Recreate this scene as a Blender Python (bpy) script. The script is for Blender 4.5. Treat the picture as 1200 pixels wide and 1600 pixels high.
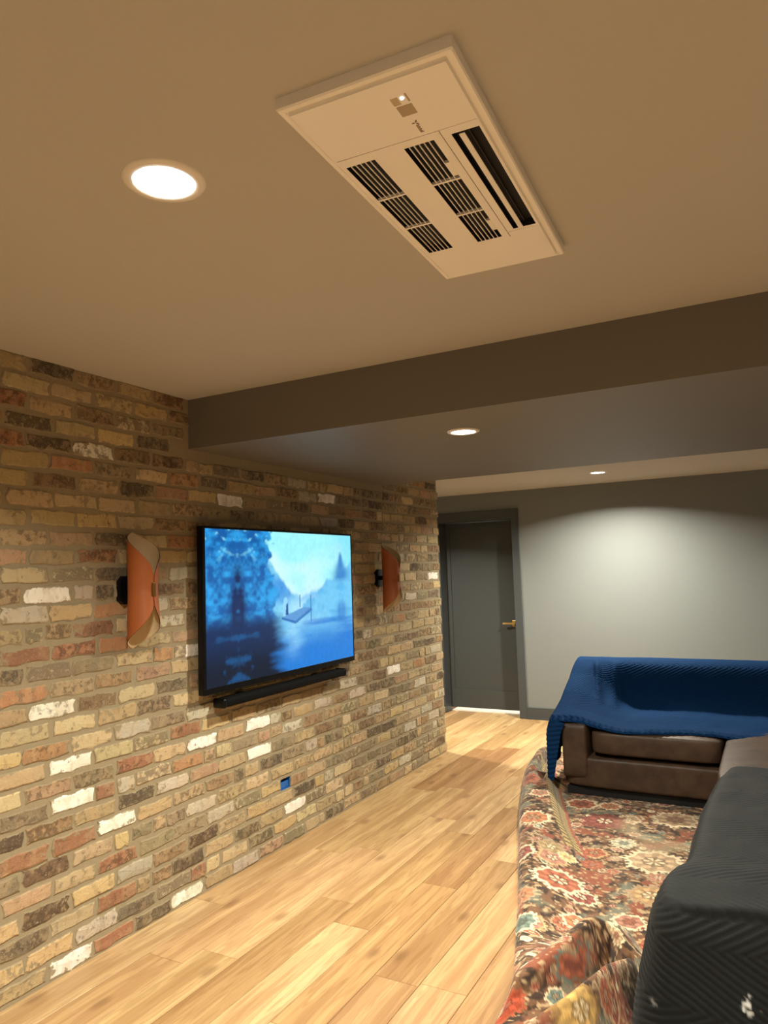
import bpy, bmesh, math, random
import numpy as np
from mathutils import Matrix, Vector
for o in list(bpy.data.objects): bpy.data.objects.remove(o)
sc = bpy.context.scene
C = sc.collection
random.seed(7); rng = np.random.default_rng(11)
PI = math.pi

# ------------------------------------------------------------------ camera
F_PX, YAW, PITCH, ROLL, CX, CZ = 1127.56, 0.49467, 0.08251, -0.03243, 2.558, 1.53123
fw = Vector((-math.sin(YAW)*math.cos(PITCH), math.cos(YAW)*math.cos(PITCH), math.sin(PITCH)))
r0 = Vector((math.cos(YAW), math.sin(YAW), 0)); u0 = r0.cross(fw)
rt = r0*math.cos(ROLL) + u0*math.sin(ROLL); up = -r0*math.sin(ROLL) + u0*math.cos(ROLL)
cam = bpy.data.cameras.new('camera'); co = bpy.data.objects.new('camera', cam); C.objects.link(co)
cam.sensor_fit = 'HORIZONTAL'; cam.sensor_width = 36.0; cam.lens = F_PX/1200*36
cam.clip_start = 0.05; cam.clip_end = 100
M = Matrix((rt, up, -fw)).transposed().to_4x4(); M.translation = (CX, 0, CZ)
co.matrix_world = M
sc.camera = co

# ------------------------------------------------------------------ world, exposure
w = bpy.data.worlds.new('world'); sc.world = w; w.use_nodes = True
w.node_tree.nodes['Background'].inputs[0].default_value = (0.02, 0.018, 0.015, 1)
w.node_tree.nodes['Background'].inputs[1].default_value = 0.5
vs = sc.view_settings
vs.view_transform = 'Standard'; vs.look = 'None'; vs.exposure = 0.0; vs.gamma = 1.0; vs.use_curve_mapping = False
WARM = (1.0, 0.95, 0.79)
# ceiling lights: x, y, z, watts, spread degrees
MAIN_W, BEAM_W, REAR_W, HALL_W = 55, 50, 86, 58

# main dimensions (metres)
H, HB, HR = 2.427, 2.176, 2.329
YB, YC, YE, YR = 2.695, 4.735, 5.712, 7.227
XR, YN, XH = 5.2, -2.2, -2.3

# ------------------------------------------------------------------ helpers
def lin(c):
    return tuple(((v/255)/12.92 if v/255 <= .04045 else ((v/255+.055)/1.055)**2.4) for v in c)
def node_mat(name):
    m = bpy.data.materials.new(name); m.use_nodes = True
    nt = m.node_tree; b = nt.nodes['Principled BSDF']
    return m, nt, b
def N(nt, t, **kw):
    n = nt.nodes.new(t)
    for k, v in kw.items():
        if k.startswith('i_'): n.inputs[int(k[2:])].default_value = v
        else: setattr(n, k, v)
    return n
def link(nt, a, b): nt.links.new(a, b)
def math_n(nt, op, a, b=None, clamp=False):
    n = nt.nodes.new('ShaderNodeMath'); n.operation = op; n.use_clamp = clamp
    for i, v in enumerate((a, b)):
        if v is None: continue
        if isinstance(v, (int, float)): n.inputs[i].default_value = v
        else: nt.links.new(v, n.inputs[i])
    return n.outputs[0]
def mix_n(nt, fac, a, b, mode='MIX'):
    n = nt.nodes.new('ShaderNodeMix'); n.data_type = 'RGBA'; n.blend_type = mode
    for i, v in ((0, fac), (6, a), (7, b)):
        if isinstance(v, (int, float)): n.inputs[i].default_value = v
        elif isinstance(v, tuple): n.inputs[i].default_value = v if len(v) == 4 else (*v, 1)
        else: nt.links.new(v, n.inputs[i])
    return n.outputs[2]
def smooth_range(nt, v, a, b):
    n = nt.nodes.new('ShaderNodeMapRange'); n.interpolation_type = 'SMOOTHSTEP'
    nt.links.new(v, n.inputs[0]); n.inputs[1].default_value = a; n.inputs[2].default_value = b
    return n.outputs[0]
def noise_n(nt, vec, scale, detail=4, rough=.6):
    n = nt.nodes.new('ShaderNodeTexNoise'); n.inputs['Scale'].default_value = scale
    n.inputs['Detail'].default_value = detail; n.inputs['Roughness'].default_value = rough
    if vec is not None: nt.links.new(vec, n.inputs['Vector'])
    return n.outputs[0]
def bump_n(nt, b, height, strength, dist):
    n = nt.nodes.new('ShaderNodeBump'); n.inputs['Strength'].default_value = strength
    n.inputs['Distance'].default_value = dist
    nt.links.new(height, n.inputs['Height']); nt.links.new(n.outputs[0], b.inputs['Normal'])
def simple(name, rgb, rough=.6, metal=0, var=.06, scale=30, bump=0, bdist=.001, spec=.5, sheen=0):
    m, nt, b = node_mat(name)
    g = N(nt, 'ShaderNodeNewGeometry')
    f = noise_n(nt, g.outputs['Position'], scale)
    c = lin(rgb)
    lo = tuple(v*(1-var) for v in c); hi = tuple(min(1, v*(1+var)) for v in c)
    link(nt, mix_n(nt, f, lo, hi), b.inputs['Base Color'])
    b.inputs['Roughness'].default_value = rough; b.inputs['Metallic'].default_value = metal
    b.inputs['Specular IOR Level'].default_value = spec
    if sheen: b.inputs['Sheen Weight'].default_value = sheen
    if bump: bump_n(nt, b, f, bump, bdist)
    return m
def emit(name, rgb, strength):
    m, nt, b = node_mat(name)
    b.inputs['Base Color'].default_value = (.8, .8, .8, 1)
    b.inputs['Emission Color'].default_value = (*rgb, 1); b.inputs['Emission Strength'].default_value = strength
    return m
def attr_mat(name, attr='Col', rough=.8, emission=False, sheen=0, bump=0, bscale=300, spec=.3):
    m, nt, b = node_mat(name)
    a = N(nt, 'ShaderNodeAttribute', attribute_name=attr)
    if emission:
        b.inputs['Base Color'].default_value = (.01, .01, .012, 1)
        link(nt, a.outputs['Color'], b.inputs['Emission Color']); b.inputs['Emission Strength'].default_value = 1.0
    else:
        link(nt, a.outputs['Color'], b.inputs['Base Color'])
    b.inputs['Roughness'].default_value = rough; b.inputs['Specular IOR Level'].default_value = spec
    if sheen: b.inputs['Sheen Weight'].default_value = sheen; b.inputs['Sheen Roughness'].default_value = .5
    if bump:
        g = N(nt, 'ShaderNodeNewGeometry')
        bump_n(nt, b, noise_n(nt, g.outputs['Position'], bscale, 3), bump, .002)
    return m

def obj(name, me, mat=None, parent=None, loc=None, smooth=False):
    o = bpy.data.objects.new(name, me); C.objects.link(o)
    if mat is not None and not me.materials: me.materials.append(mat)
    if parent is not None: o.parent = parent
    if loc is not None: o.location = loc
    if smooth:
        for p in me.polygons: p.use_smooth = True
    return o
def thing(name, label, cat, loc=(0, 0, 0), rotz=0, group=None, kind=None):
    o = bpy.data.objects.new(name, None); C.objects.link(o); o.empty_display_size = .1
    o.location = loc; o.rotation_euler = (0, 0, rotz)
    tag(o, label, cat, group, kind); return o
def tag(o, label=None, cat=None, group=None, kind=None):
    for k, v in (('label', label), ('category', cat), ('group', group), ('kind', kind)):
        if v: o[k] = v
    return o
def bm_mesh(bm, name):
    me = bpy.data.meshes.new(name); bmesh.ops.recalc_face_normals(bm, faces=bm.faces); bm.to_mesh(me); bm.free(); return me
def add_box(bm, lo, hi):
    r = bmesh.ops.create_cube(bm, size=1)
    lo, hi = Vector(lo), Vector(hi); d = hi-lo; c = (lo+hi)/2
    for v in r['verts']: v.co = Vector((v.co.x*d.x, v.co.y*d.y, v.co.z*d.z))+c
    return r['verts']
def box(name, lo, hi, mat, parent=None, bevel=0, seg=2, smooth=False):
    bm = bmesh.new(); add_box(bm, lo, hi)
    if bevel: bmesh.ops.bevel(bm, geom=bm.edges[:], offset=bevel, segments=seg, profile=.5, affect='EDGES')
    return obj(name, bm_mesh(bm, name), mat, parent, smooth=smooth)
def boxes(name, lst, mat, parent=None):
    bm = bmesh.new()
    for lo, hi in lst: add_box(bm, lo, hi)
    return obj(name, bm_mesh(bm, name), mat, parent)
def lathe(name, prof, mat, parent=None, n=48, loc=None):
    vs_, fs = [], []
    for r, z in prof:
        for k in range(n): vs_.append((r*math.cos(2*PI*k/n), r*math.sin(2*PI*k/n), z))
    for i in range(len(prof)-1):
        for k in range(n):
            a, b_ = i*n+k, i*n+(k+1) % n
            fs.append((a, b_, b_+n, a+n))
    me = bpy.data.meshes.new(name); me.from_pydata(vs_, [], fs)
    return obj(name, me, mat, parent, loc, smooth=True)
def disc(name, r, z, mat, parent, n=40):
    me = bpy.data.meshes.new(name)
    me.from_pydata([(r*math.cos(2*PI*k/n), r*math.sin(2*PI*k/n), z) for k in range(n)], [], [tuple(range(n))[::-1]])
    return obj(name, me, mat, parent)
def grid_mesh(name, P, cols=None, smooth=True, flip=False):
    nu, nv = P.shape[:2]
    idx = np.arange(nu*nv).reshape(nu, nv)
    q = np.stack([idx[:-1, :-1], idx[1:, :-1], idx[1:, 1:], idx[:-1, 1:]], -1).reshape(-1, 4)
    if flip: q = q[:, ::-1]
    me = bpy.data.meshes.new(name)
    me.vertices.add(nu*nv); me.vertices.foreach_set('co', P.reshape(-1).astype(np.float32))
    me.loops.add(q.size); me.loops.foreach_set('vertex_index', q.reshape(-1).astype(np.int32))
    me.polygons.add(len(q)); me.polygons.foreach_set('loop_start', np.arange(0, q.size, 4, dtype=np.int32))
    me.polygons.foreach_set('use_smooth', np.full(len(q), smooth))
    me.update(calc_edges=True)
    if cols is not None:
        a = me.color_attributes.new('Col', 'FLOAT_COLOR', 'POINT')
        c4 = np.ones((nu*nv, 4), np.float32); c4[:, :3] = cols.reshape(-1, 3)
        a.data.foreach_set('color', c4.reshape(-1))
    return me
# numpy noise
_perm = rng.random((256, 256))
def vnoise(x, y):
    xi, yi = np.floor(x).astype(int), np.floor(y).astype(int); fx, fy = x-xi, y-yi
    fx = fx*fx*(3-2*fx); fy = fy*fy*(3-2*fy)
    g = lambda a, b: _perm[a % 256, b % 256]
    return (g(xi, yi)*(1-fx)+g(xi+1, yi)*fx)*(1-fy)+(g(xi, yi+1)*(1-fx)+g(xi+1, yi+1)*fx)*fy
def fbm(x, y, o=4):
    s = 0; a = .5; t = 0
    for k in range(o): s = s+a*vnoise(x*2**k+17*k, y*2**k+31*k); t += a; a *= .5
    return s/t
def sst(x, a, b):
    t = np.clip((x-a)/(b-a), 0, 1); return t*t*(3-2*t)
def lerp3(a, b, t): return a+(b-a)*t[..., None]

# ------------------------------------------------------------------ materials
M_CEIL = simple('ceiling_paint', (190, 187, 180), .9, var=.02, scale=60, bump=.05)
def paint(name, rgb, rough=.6): return simple(name, rgb, rough, var=.03, scale=90, bump=.06, bdist=.0006)
M_WALL = paint('grey_wall_paint', (123, 127, 126), .55)
M_BEAM = paint('dark_beam_paint', (116, 111, 103), .5)
M_TRIM = paint('slate_trim_paint', (68, 72, 74), .42)
M_DOOR = paint('slate_door_paint', (64, 67, 67), .45)
M_WHITE = simple('white_plastic', (250, 246, 238), .35, var=.01)
M_BLACK = simple('black_plastic', (6, 6, 7), .4, var=.1, spec=.25)
M_BLACKM = simple('black_matte', (5, 5, 5), .8, var=.1)
M_BRASS = simple('brass', (206, 166, 92), .35, metal=.55, var=.05)
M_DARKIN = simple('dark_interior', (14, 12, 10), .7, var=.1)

def brick_material(name, use_obj):
    m, nt, b = node_mat(name)
    g = N(nt, 'ShaderNodeNewGeometry'); pos = g.outputs['Position']
    if use_obj:
        oi = N(nt, 'ShaderNodeObjectInfo'); col, alp = oi.outputs['Color'], oi.outputs['Alpha']
    else:
        a = N(nt, 'ShaderNodeAttribute', attribute_name='Col'); col, alp = a.outputs['Color'], a.outputs['Alpha']
    mp = N(nt, 'ShaderNodeMapping'); link(nt, pos, mp.inputs[0]); mp.inputs['Scale'].default_value = (1, 1, .55)
    n1 = noise_n(nt, pos, 34, 6, .68); n2 = noise_n(nt, pos, 110, 4, .7); n3 = noise_n(nt, mp.outputs[0], 15, 3, .55); n5 = noise_n(nt, mp.outputs[0], 27, 4, .6)
    # second tone in broad patches across each brick
    c = mix_n(nt, math_n(nt, 'MULTIPLY', smooth_range(nt, n3, .46, .60), .55), col, mix_n(nt, .5, col, lin((196, 168, 128))))
    c = mix_n(nt, math_n(nt, 'MULTIPLY', smooth_range(nt, n5, .54, .64), .45), c, mix_n(nt, .55, col, lin((120, 98, 78))))
    # dark burnt mottling, amount in alpha
    inv = math_n(nt, 'SUBTRACT', 1.0, alp)
    thr = math_n(nt, 'ADD', math_n(nt, 'MULTIPLY', inv, .40), .32)
    mk = smooth_range(nt, math_n(nt, 'SUBTRACT', n1, thr), -.03, .09)
    c = mix_n(nt, math_n(nt, 'MULTIPLY', mk, .8), c, mix_n(nt, .72, col, lin((66, 52, 42))))
    pp = smooth_range(nt, n2, .55, .70)
    c = mix_n(nt, math_n(nt, 'MULTIPLY', pp, .32), c, lin((206, 186, 150)))
    # mortar smeared over the brick edges
    at = N(nt, 'ShaderNodeAttribute', attribute_name='edge')
    n4 = noise_n(nt, pos, 6.5, 2, .5)
    ed = math_n(nt, 'ADD', at.outputs['Fac'], math_n(nt, 'MULTIPLY', math_n(nt, 'SUBTRACT', n1, .5), 2.6))
    ed = math_n(nt, 'ADD', ed, math_n(nt, 'MULTIPLY', math_n(nt, 'SUBTRACT', n4, .5), 1.6))
    em = smooth_range(nt, ed, .46, .62)
    c2 = mix_n(nt, math_n(nt, 'MULTIPLY', em, .92), c, lin((154, 139, 111)))
    link(nt, c2, b.inputs['Base Color'])
    b.inputs['Roughness'].default_value = .88; b.inputs['Specular IOR Level'].default_value = .2
    h = math_n(nt, 'ADD', n1, math_n(nt, 'MULTIPLY', n2, .5))
    bump_n(nt, b, h, .6, .007)
    return m
M_BRICK = brick_material('reclaimed_brick', True)
M_BRICKF = brick_material('reclaimed_brick_far', False)
def mortar_material():
    m, nt, b = node_mat('mortar')
    g = N(nt, 'ShaderNodeNewGeometry'); n1 = noise_n(nt, g.outputs['Position'], 40, 5, .7); n2 = noise_n(nt, g.outputs['Position'], 5, 3)
    c = mix_n(nt, n1, lin((138, 124, 96)), lin((166, 150, 120)))
    c = mix_n(nt, math_n(nt, 'MULTIPLY', n2, .5), c, lin((150, 138, 114)))
    link(nt, c, b.inputs['Base Color']); b.inputs['Roughness'].default_value = .95
    bump_n(nt, b, n1, .5, .004); return m
M_MORTAR = mortar_material()
def plank_material():
    m, nt, b = node_mat('oak_plank')
    oi = N(nt, 'ShaderNodeObjectInfo'); g = N(nt, 'ShaderNodeNewGeometry')
    off = N(nt, 'ShaderNodeVectorMath', operation='SCALE'); off.inputs[0].default_value = (13.1, 7.7, 3.3)
    link(nt, oi.outputs['Random'], off.inputs['Scale'])
    ad = N(nt, 'ShaderNodeVectorMath', operation='ADD'); link(nt, g.outputs['Position'], ad.inputs[0]); link(nt, off.outputs[0], ad.inputs[1])
    mp = N(nt, 'ShaderNodeMapping'); link(nt, ad.outputs[0], mp.inputs[0]); mp.inputs['Scale'].default_value = (9, .55, 1)
    warp = noise_n(nt, mp.outputs[0], 1.6, 3)
    mp2 = N(nt, 'ShaderNodeMapping'); link(nt, ad.outputs[0], mp2.inputs[0]); mp2.inputs['Scale'].default_value = (95, 3.2, 1)
    fine = noise_n(nt, mp2.outputs[0], 1.0, 5, .65)
    rings = math_n(nt, 'SINE', math_n(nt, 'MULTIPLY', warp, 58.0))
    rings = smooth_range(nt, rings, .1, 1.0)
    c = mix_n(nt, smooth_range(nt, warp, .3, .72), lin((160, 126, 86)), lin((199, 168, 124)))
    c = mix_n(nt, math_n(nt, 'MULTIPLY', rings, .42), c, lin((148, 114, 76)))
    c = mix_n(nt, math_n(nt, 'MULTIPLY', smooth_range(nt, fine, .48, .72), .55), c, lin((150, 116, 82)))
    # knots
    mp3 = N(nt, 'ShaderNodeMapping'); link(nt, ad.outputs[0], mp3.inputs[0]); mp3.inputs['Scale'].default_value = (3.2, 1.5, 1)
    vo = N(nt, 'ShaderNodeTexVoronoi', voronoi_dimensions='2D'); vo.inputs['Scale'].default_value = 1.0; link(nt, mp3.outputs[0], vo.inputs['Vector'])
    kn = math_n(nt, 'SUBTRACT', 1.0, smooth_range(nt, math_n(nt, 'ADD', vo.outputs['Distance'], math_n(nt, 'MULTIPLY', math_n(nt, 'SUBTRACT', fine, .5), .12)), .015, .11))
    c = mix_n(nt, math_n(nt, 'MULTIPLY', kn, .6), c, lin((120, 88, 60)))
    c = mix_n(nt, 1.0, c, oi.outputs['Color'], 'MULTIPLY')
    link(nt, c, b.inputs['Base Color'])
    b.inputs['Roughness'].default_value = .42; b.inputs['Specular IOR Level'].default_value = .4
    bump_n(nt, b, fine, .12, .001); return m
M_PLANK = plank_material()
M_SUB = simple('plank_joint', (96, 66, 40), .8)
def leather_material():
    m, nt, b = node_mat('brown_leather')
    g = N(nt, 'ShaderNodeNewGeometry'); n1 = noise_n(nt, g.outputs['Position'], 7, 4); n2 = noise_n(nt, g.outputs['Position'], 160, 3)
    c = mix_n(nt, smooth_range(nt, n1, .3, .7), lin((54, 40, 31)), lin((76, 57, 43)))
    link(nt, c, b.inputs['Base Color']); b.inputs['Roughness'].default_value = .5
    b.inputs['Specular IOR Level'].default_value = .35
    bump_n(nt, b, math_n(nt, 'ADD', n2, math_n(nt, 'MULTIPLY', n1, 3.0)), .25, .004); return m
M_LEATH = leather_material()

# ------------------------------------------------------------------ floor
floor = boxes('floor', [((XH, YN, -.12), (XR, YR+.17, -.012)), ((XH, YR+.17, -.12), (XR, 8.6, 0))], M_SUB); tag(floor, kind='structure', label='light oak plank floor running along the brick wall')
PW, PL = .185, 1.22
def plank_mesh(x0_, x1_, y0_, y1_, nm='plank'):
    g = .0009
    a, b_, c, d = x0_+g, x1_-g, y0_+g, y1_-g; e = .0012
    v = [(a, c, -.012), (b_, c, -.012), (b_, d, -.012), (a, d, -.012), (a, c, -e), (b_, c, -e), (b_, d, -e), (a, d, -e),
         (a+e, c+e, 0), (b_-e, c+e, 0), (b_-e, d-e, 0), (a+e, d-e, 0)]
    f = []
    for k in range(2):
        for i in range(4):
            j = (i+1) % 4; f.append((4*k+i, 4*k+j, 4*k+4+j, 4*k+4+i))
    f.append((8, 9, 10, 11))
    me = bpy.data.meshes.new(nm); me.from_pydata(v, [], f); me.materials.append(M_PLANK); return me
full_plank = plank_mesh(0, PW, 0, PL)
joint = {-1: 2.499, -3: 2.79}
tones = [(1, 1, 1), (.95, .92, .88), (.80, .73, .65), (1.04, 1.03, 1.02), (.90, .85, .79), (1.02, 1.0, .97), (.72, .64, .55), (1.0, .98, .95)]
forced = {(-1, 2.499): 6, (-1, 1.279): 2, (-3, 2.79): 2, (-3, 1.57): 3}
for k in range(-20, 14):
    xa = 1.288+PW*k
    if xa+PW < XH+.05 or xa > 3.9: continue
    st = joint.get(k, random.uniform(0, PL))
    st = st-PL*math.ceil((st-(-.3))/PL)
    y = st
    while y < YR+.15:
        ye_ = min(y+PL, YR+.165)
        if y > .5 or (xa > -.3 and y > -.5):
            if not (xa+PW < -.2 and ye_ < YE-.3):
                me = full_plank if ye_-y > PL-.001 else plank_mesh(0, PW, 0, ye_-y)
                o = obj('plank', me, None, floor, (xa, y, 0))
                t = tones[forced.get((k, round(y, 3)), random.randrange(len(tones)))]
                o.color = (*[c*random.uniform(.97, 1.03) for c in t], 1)
        y += PL

# ------------------------------------------------------------------ ceiling, beam, plain walls
tag(boxes('ceiling', [((-.2, YN, H), (XR, YB+.1, H+.1))], M_CEIL), kind='structure', label='flat white ceiling over the near room')
tag(boxes('ceiling_rear', [((XH, YC-.3, HR), (XR, YR+.17, HR+.1))], M_CEIL), kind='structure', label='white ceiling strip before the rear grey wall')
tag(boxes('ceiling_beam', [((-.02, YB, HB), (XR, YC, H+.02))], M_BEAM), kind='structure', label='wide dark grey boxed ceiling beam crossing the room')
DX0, DX1, DH = -.684, .161, 2.05
tag(boxes('wall_rear', [((DX1, YR, 0), (XR, YR+.17, HR)), ((XH, YR, 0), (DX0, YR+.17, HR)), ((DX0, YR, DH), (DX1, YR+.17, HR))], M_WALL), kind='structure', label='grey painted rear wall behind the sofa')
tag(boxes('wall_right', [((XR, YN, 0), (XR+.1, YR+.17, H))], M_WALL), kind='structure', label='grey wall on the right')
tag(boxes('wall_near', [((-.2, YN-.1, 0), (XR, YN, H))], M_WALL), kind='structure', label='grey wall behind the viewer')
tag(boxes('wall_hall', [((XH-.1, YC, 0), (XH, YR+.17, HR)), ((XH, YC-.2, 0), (-.2, YC-.1, HR))], M_WALL), kind='structure', label='grey hallway wall behind the brick wall')
tag(boxes('baseboard_rear', [((DX1+.075, YR-.016, 0), (XR, YR, .115)), ((DX1+.075, YR-.024, 0), (XR, YR-.016, .02)), ((XH, YR-.016, 0), (DX0-.075, YR, .115))], M_TRIM), kind='structure', label='slate grey baseboard along the rear wall')

# ------------------------------------------------------------------ brick wall
HY0, HY1, HZ0, HZ1 = 3.402, 3.500, .308, .372
wl = boxes('wall_left', [((-.2, YN, 0), (0, HY0, H)), ((-.2, HY1, 0), (0, YE-.006, H)), ((-.2, HY0, 0), (0, HY1, HZ0)), ((-.2, HY0, HZ1), (0, HY1, H)), ((-.2, HY0, HZ0), (-.07, HY1, HZ1))], M_MORTAR)
tag(wl, kind='structure', label='reclaimed brick wall with wide tan mortar joints')
def brick_shape(seed):
    r = random.Random(seed); hw, hh, dep = .099, .0315, .0038
    base = []
    for (a, b_) in [(-1, -.88), (-.965, -1), (-.45, -1), (0, -1), (.45, -1), (.965, -1), (1, -.88), (1, .1), (1, .88), (.965, 1), (.45, 1), (0, 1), (-.45, 1), (-.965, 1), (-1, .88), (-1, -.1)]:
        base.append((a*hw+r.uniform(-.011, .005)*abs(a), b_*hh+r.uniform(-.0075, .0035)*abs(b_)))
    n = len(base); v = []; e = []
    for a, b_ in base: v.append((-.02, a, b_)); e.append(1)
    for a, b_ in base: v.append((dep-.003+r.uniform(-.001, .001), a*.992, b_*.97)); e.append(.85)
    for a, b_ in base: v.append((dep+r.uniform(-.0012, .0012), a*.94, b_*.78)); e.append(.28)
    v.append((dep+r.uniform(-.001, .002), 0, 0)); e.append(0)
    f = []
    for k in range(2):
        for i in range(n):
            j = (i+1) % n; f.append((k*n+i, k*n+j, k*n+n+j, k*n+n+i))
    for i in range(n): f.append((2*n+i, 2*n+(i+1) % n, 3*n))
    return v, f, e
shapes = [brick_shape(100+i) for i in range(14)]
def brick_me(i):
    v, f, e = shapes[i]; me = bpy.data.meshes.new('brick'); me.from_pydata(v, [], f)
    a = me.attributes.new('edge', 'FLOAT', 'POINT'); a.data.foreach_set('value', e)
    for p in me.polygons: p.use_smooth = False
    me.materials.append(M_BRICK); return me
brick_meshes = [brick_me(i) for i in range(14)]
KIND = {'tan': ((186, 162, 124), .45), 'cream': ((206, 186, 146), .25), 'yellow': ((206, 180, 128), .25), 'white': ((246, 242, 230), .03),
        'pale': ((200, 192, 174), .35), 'grey': ((134, 122, 100), .55), 'dgrey': ((98, 90, 78), .66), 'black': ((44, 40, 36), .6),
        'dbrown': ((106, 80, 64), .66), 'red': ((156, 98, 74), .48), 'dred': ((112, 58, 44), .5), 'orange': ((182, 130, 92), .4),
        'pink': ((186, 148, 120), .4), 'speck': ((206, 190, 154), .78), 'cow': ((240, 234, 220), .5), 'brown': ((156, 124, 94), .55)}
POOL = ['tan']*34+['pink']*11+['cream']*14+['yellow']*8+['grey']*16+['dgrey']*6+['dbrown']*4+['red']*5+['dred']*1+['orange']*6+['speck']*6+['pale']*4+['brown']*20+['white']*1
POOL_FAR = ['tan']*30+['pink']*4+['cream']*16+['yellow']*10+['grey']*18+['dgrey']*6+['dbrown']*3+['orange']*2+['speck']*8+['pale']*7+['brown']*18+['white']*2
ANCH = [(32, 1.91, 'dgrey'), (32, 2.11, 'tan'), (29, 1.8, 'dgrey'), (28, 2.13, 'cow'), (27, 2.04, 'orange'), (25, 2.03, 'cream'), (24, 2.12, 'yellow'), (24, 2.35, 'cream'), (26, 2.32, 'black'), (30, 1.73, 'red'), (28, 1.74, 'red'), (28, 2.35, 'dbrown'), (28, 2.52, 'dbrown'), (23, 1.8, 'tan'), (23, 2.02, 'pink'), (25, 2.68, 'tan'), (20, 1.89, 'white'), (20, 2.07, 'pale'), (20, 2.17, 'dgrey'), (21, 2.03, 'speck'), (21, 2.23, 'dgrey'), (18, 2.12, 'dred'), (17, 2.0, 'red'), (17, 1.78, 'red'), (16, 1.74, 'dgrey'), (15, 1.8, 'orange'), (14, 1.91, 'cow'), (16, 2.12, 'grey'), (15, 2.45, 'pink'), (14, 2.57, 'dgrey'), (22, 2.58, 'yellow'), (20, 2.55, 'dbrown'), (18, 2.56, 'pale'), (19, 2.52, 'pale'), (17, 2.22, 'orange'), (12, 1.75, 'yellow'), (12, 1.91, 'orange'), (11, 2.02, 'white'), (9, 2.04, 'white'), (11, 2.24, 'cream'), (10, 2.13, 'grey'), (10, 2.35, 'red'), (10, 2.78, 'white'), (11, 2.88, 'yellow'), (8, 3.23, 'white'), (7, 2.12, 'red'), (7, 2.28, 'white'), (6, 2.13, 'cream'), (4, 2.34, 'pale'), (4, 2.12, 'yellow'), (4, 1.91, 'dbrown'), (6, 1.86, 'dbrown'), (7, 1.8, 'red'), (1, 2.02, 'white'), (1, 2.68, 'white'), (3, 2.7, 'black'), (3, 3.12, 'black'), (6, 2.78, 'pale'), (5, 2.89, 'pale'), (5, 2.48, 'grey'), (10, 1.76, 'cream'), (2, 2.13, 'pale'), (2, 2.34, 'dgrey'), (2, 1.75, 'yellow'), (3, 3.54, 'white'), (3, 3.95, 'cream'), (2, 4.86, 'pale'), (8, 4.45, 'pale'), (6, 4.68, 'dgrey'), (4, 4.48, 'grey'), (4, 3.64, 'dgrey'), (4, 4.85, 'black')]  # last black entry: dark of an open hole, put in as brick colour
CS, CO, BP = .076, -.0355, .2155
bricks = []
for k in range(1, 33):
    zc = CO+CS*k
    off = (2.02 if k % 2 else 2.13)+random.uniform(-.014, .014)
    n0 = math.floor((-1.3-off)/BP)
    for n in range(n0, 40):
        yc = off+BP*n
        a, b_ = yc-BP/2, yc+BP/2
        if a > YE-.05: break
        b_ = min(b_, YE+.014+(0 if k % 2 else -.009)+random.uniform(-.004, .004))
        an = sorted([q for q in ANCH if q[0] == k and a <= q[1] < b_], key=lambda q: q[1])
        if len(an) >= 2: segs = [(a, (an[0][1]+an[1][1])/2, an[0][2]), ((an[0][1]+an[1][1])/2, b_, an[1][2])]
        elif an: segs = [(a, b_, an[0][2])]
        elif random.random() < .13:
            c = a+(b_-a)*random.choice((.4, .5, .62)); segs = [(a, c, None), (c, b_, None)]
        else: segs = [(a, b_, None)]
        for s0, s1, kd in segs:
            if zc+.03 > HZ0 and zc-.03 < HZ1 and s1 > HY0 and s0 < HY1:
                cut = [(s0, HY0-.004), (HY1-.006, s1)]
            else: cut = [(s0, s1)]
            for c0, c1 in cut:
                if c1-c0 < .05: continue
                if zc+.03 > HB and YB-.03 < (c0+c1)/2 < YC+.03: continue
                if zc+.03 > HR and (c0+c1)/2 > YC: continue
                bricks.append(((c0+c1)/2, zc, c1-c0-.0135, kd))
def tone(kd, y):
    kd = kd or random.choice(POOL if y < 2.75 else POOL_FAR)
    c, a = KIND[kd]; c = [v*.68+m*.32 for v, m in zip(lin(c), lin((156, 138, 108)))] if kd not in ('white', 'cow') else lin(c); j = random.uniform(.84, 1.14)
    if kd == 'white': j = 1
    return tuple(min(1, v*j*random.uniform(.96, 1.04)) for v in c)+(max(0, min(1, a+random.uniform(-.16, .16))) if kd != 'white' else a,)
def hidden(y, z): return 2.75 < y < 4.2 and .95 < z < 1.75
vis = sorted([i for i, b_ in enumerate(bricks) if b_[0] > 1.5 and not hidden(b_[0], b_[1])], key=lambda i: bricks[i][0])[:300]
vis = set(vis)
FV, FF, FE, FC = [], [], [], []
for i, (y, z, wd, kd) in enumerate(bricks):
    si = random.randrange(14); fl = random.choice((-1, 1)); sy = wd/.198
    rot = random.uniform(-.012, .012); hz = random.uniform(.93, 1.05); px = random.uniform(-.001, .0022); c = tone(kd, y)
    yj, zj = y+random.uniform(-.003, .003), z+random.uniform(-.0025, .0025)
    if i in vis:
        o = obj('brick', brick_meshes[si], None, wl, (px, yj, zj)); o.scale = (1, sy, hz)
        o.rotation_euler = (rot if fl > 0 else PI+rot, 0, 0); o.color = c
    else:
        v, f, e = shapes[si]; n0 = len(FV)
        for a, b_, d in v: FV.append((a+px, yj+fl*b_*sy-rot*d, zj+fl*d*hz+rot*b_))
        FF += [tuple(n0+q for q in t) for t in f]; FE += e; FC += [c]*len(v)
me = bpy.data.meshes.new('bricks_beyond'); me.from_pydata(FV, [], FF)
a = me.attributes.new('edge', 'FLOAT', 'POINT'); a.data.foreach_set('value', FE)
a = me.color_attributes.new('Col', 'FLOAT_COLOR', 'POINT'); a.data.foreach_set('color', np.array(FC, np.float32).reshape(-1))
tag(obj('far_bricks', me, M_BRICKF, wl), kind='stuff', label='remaining bricks of the wall')
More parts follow.
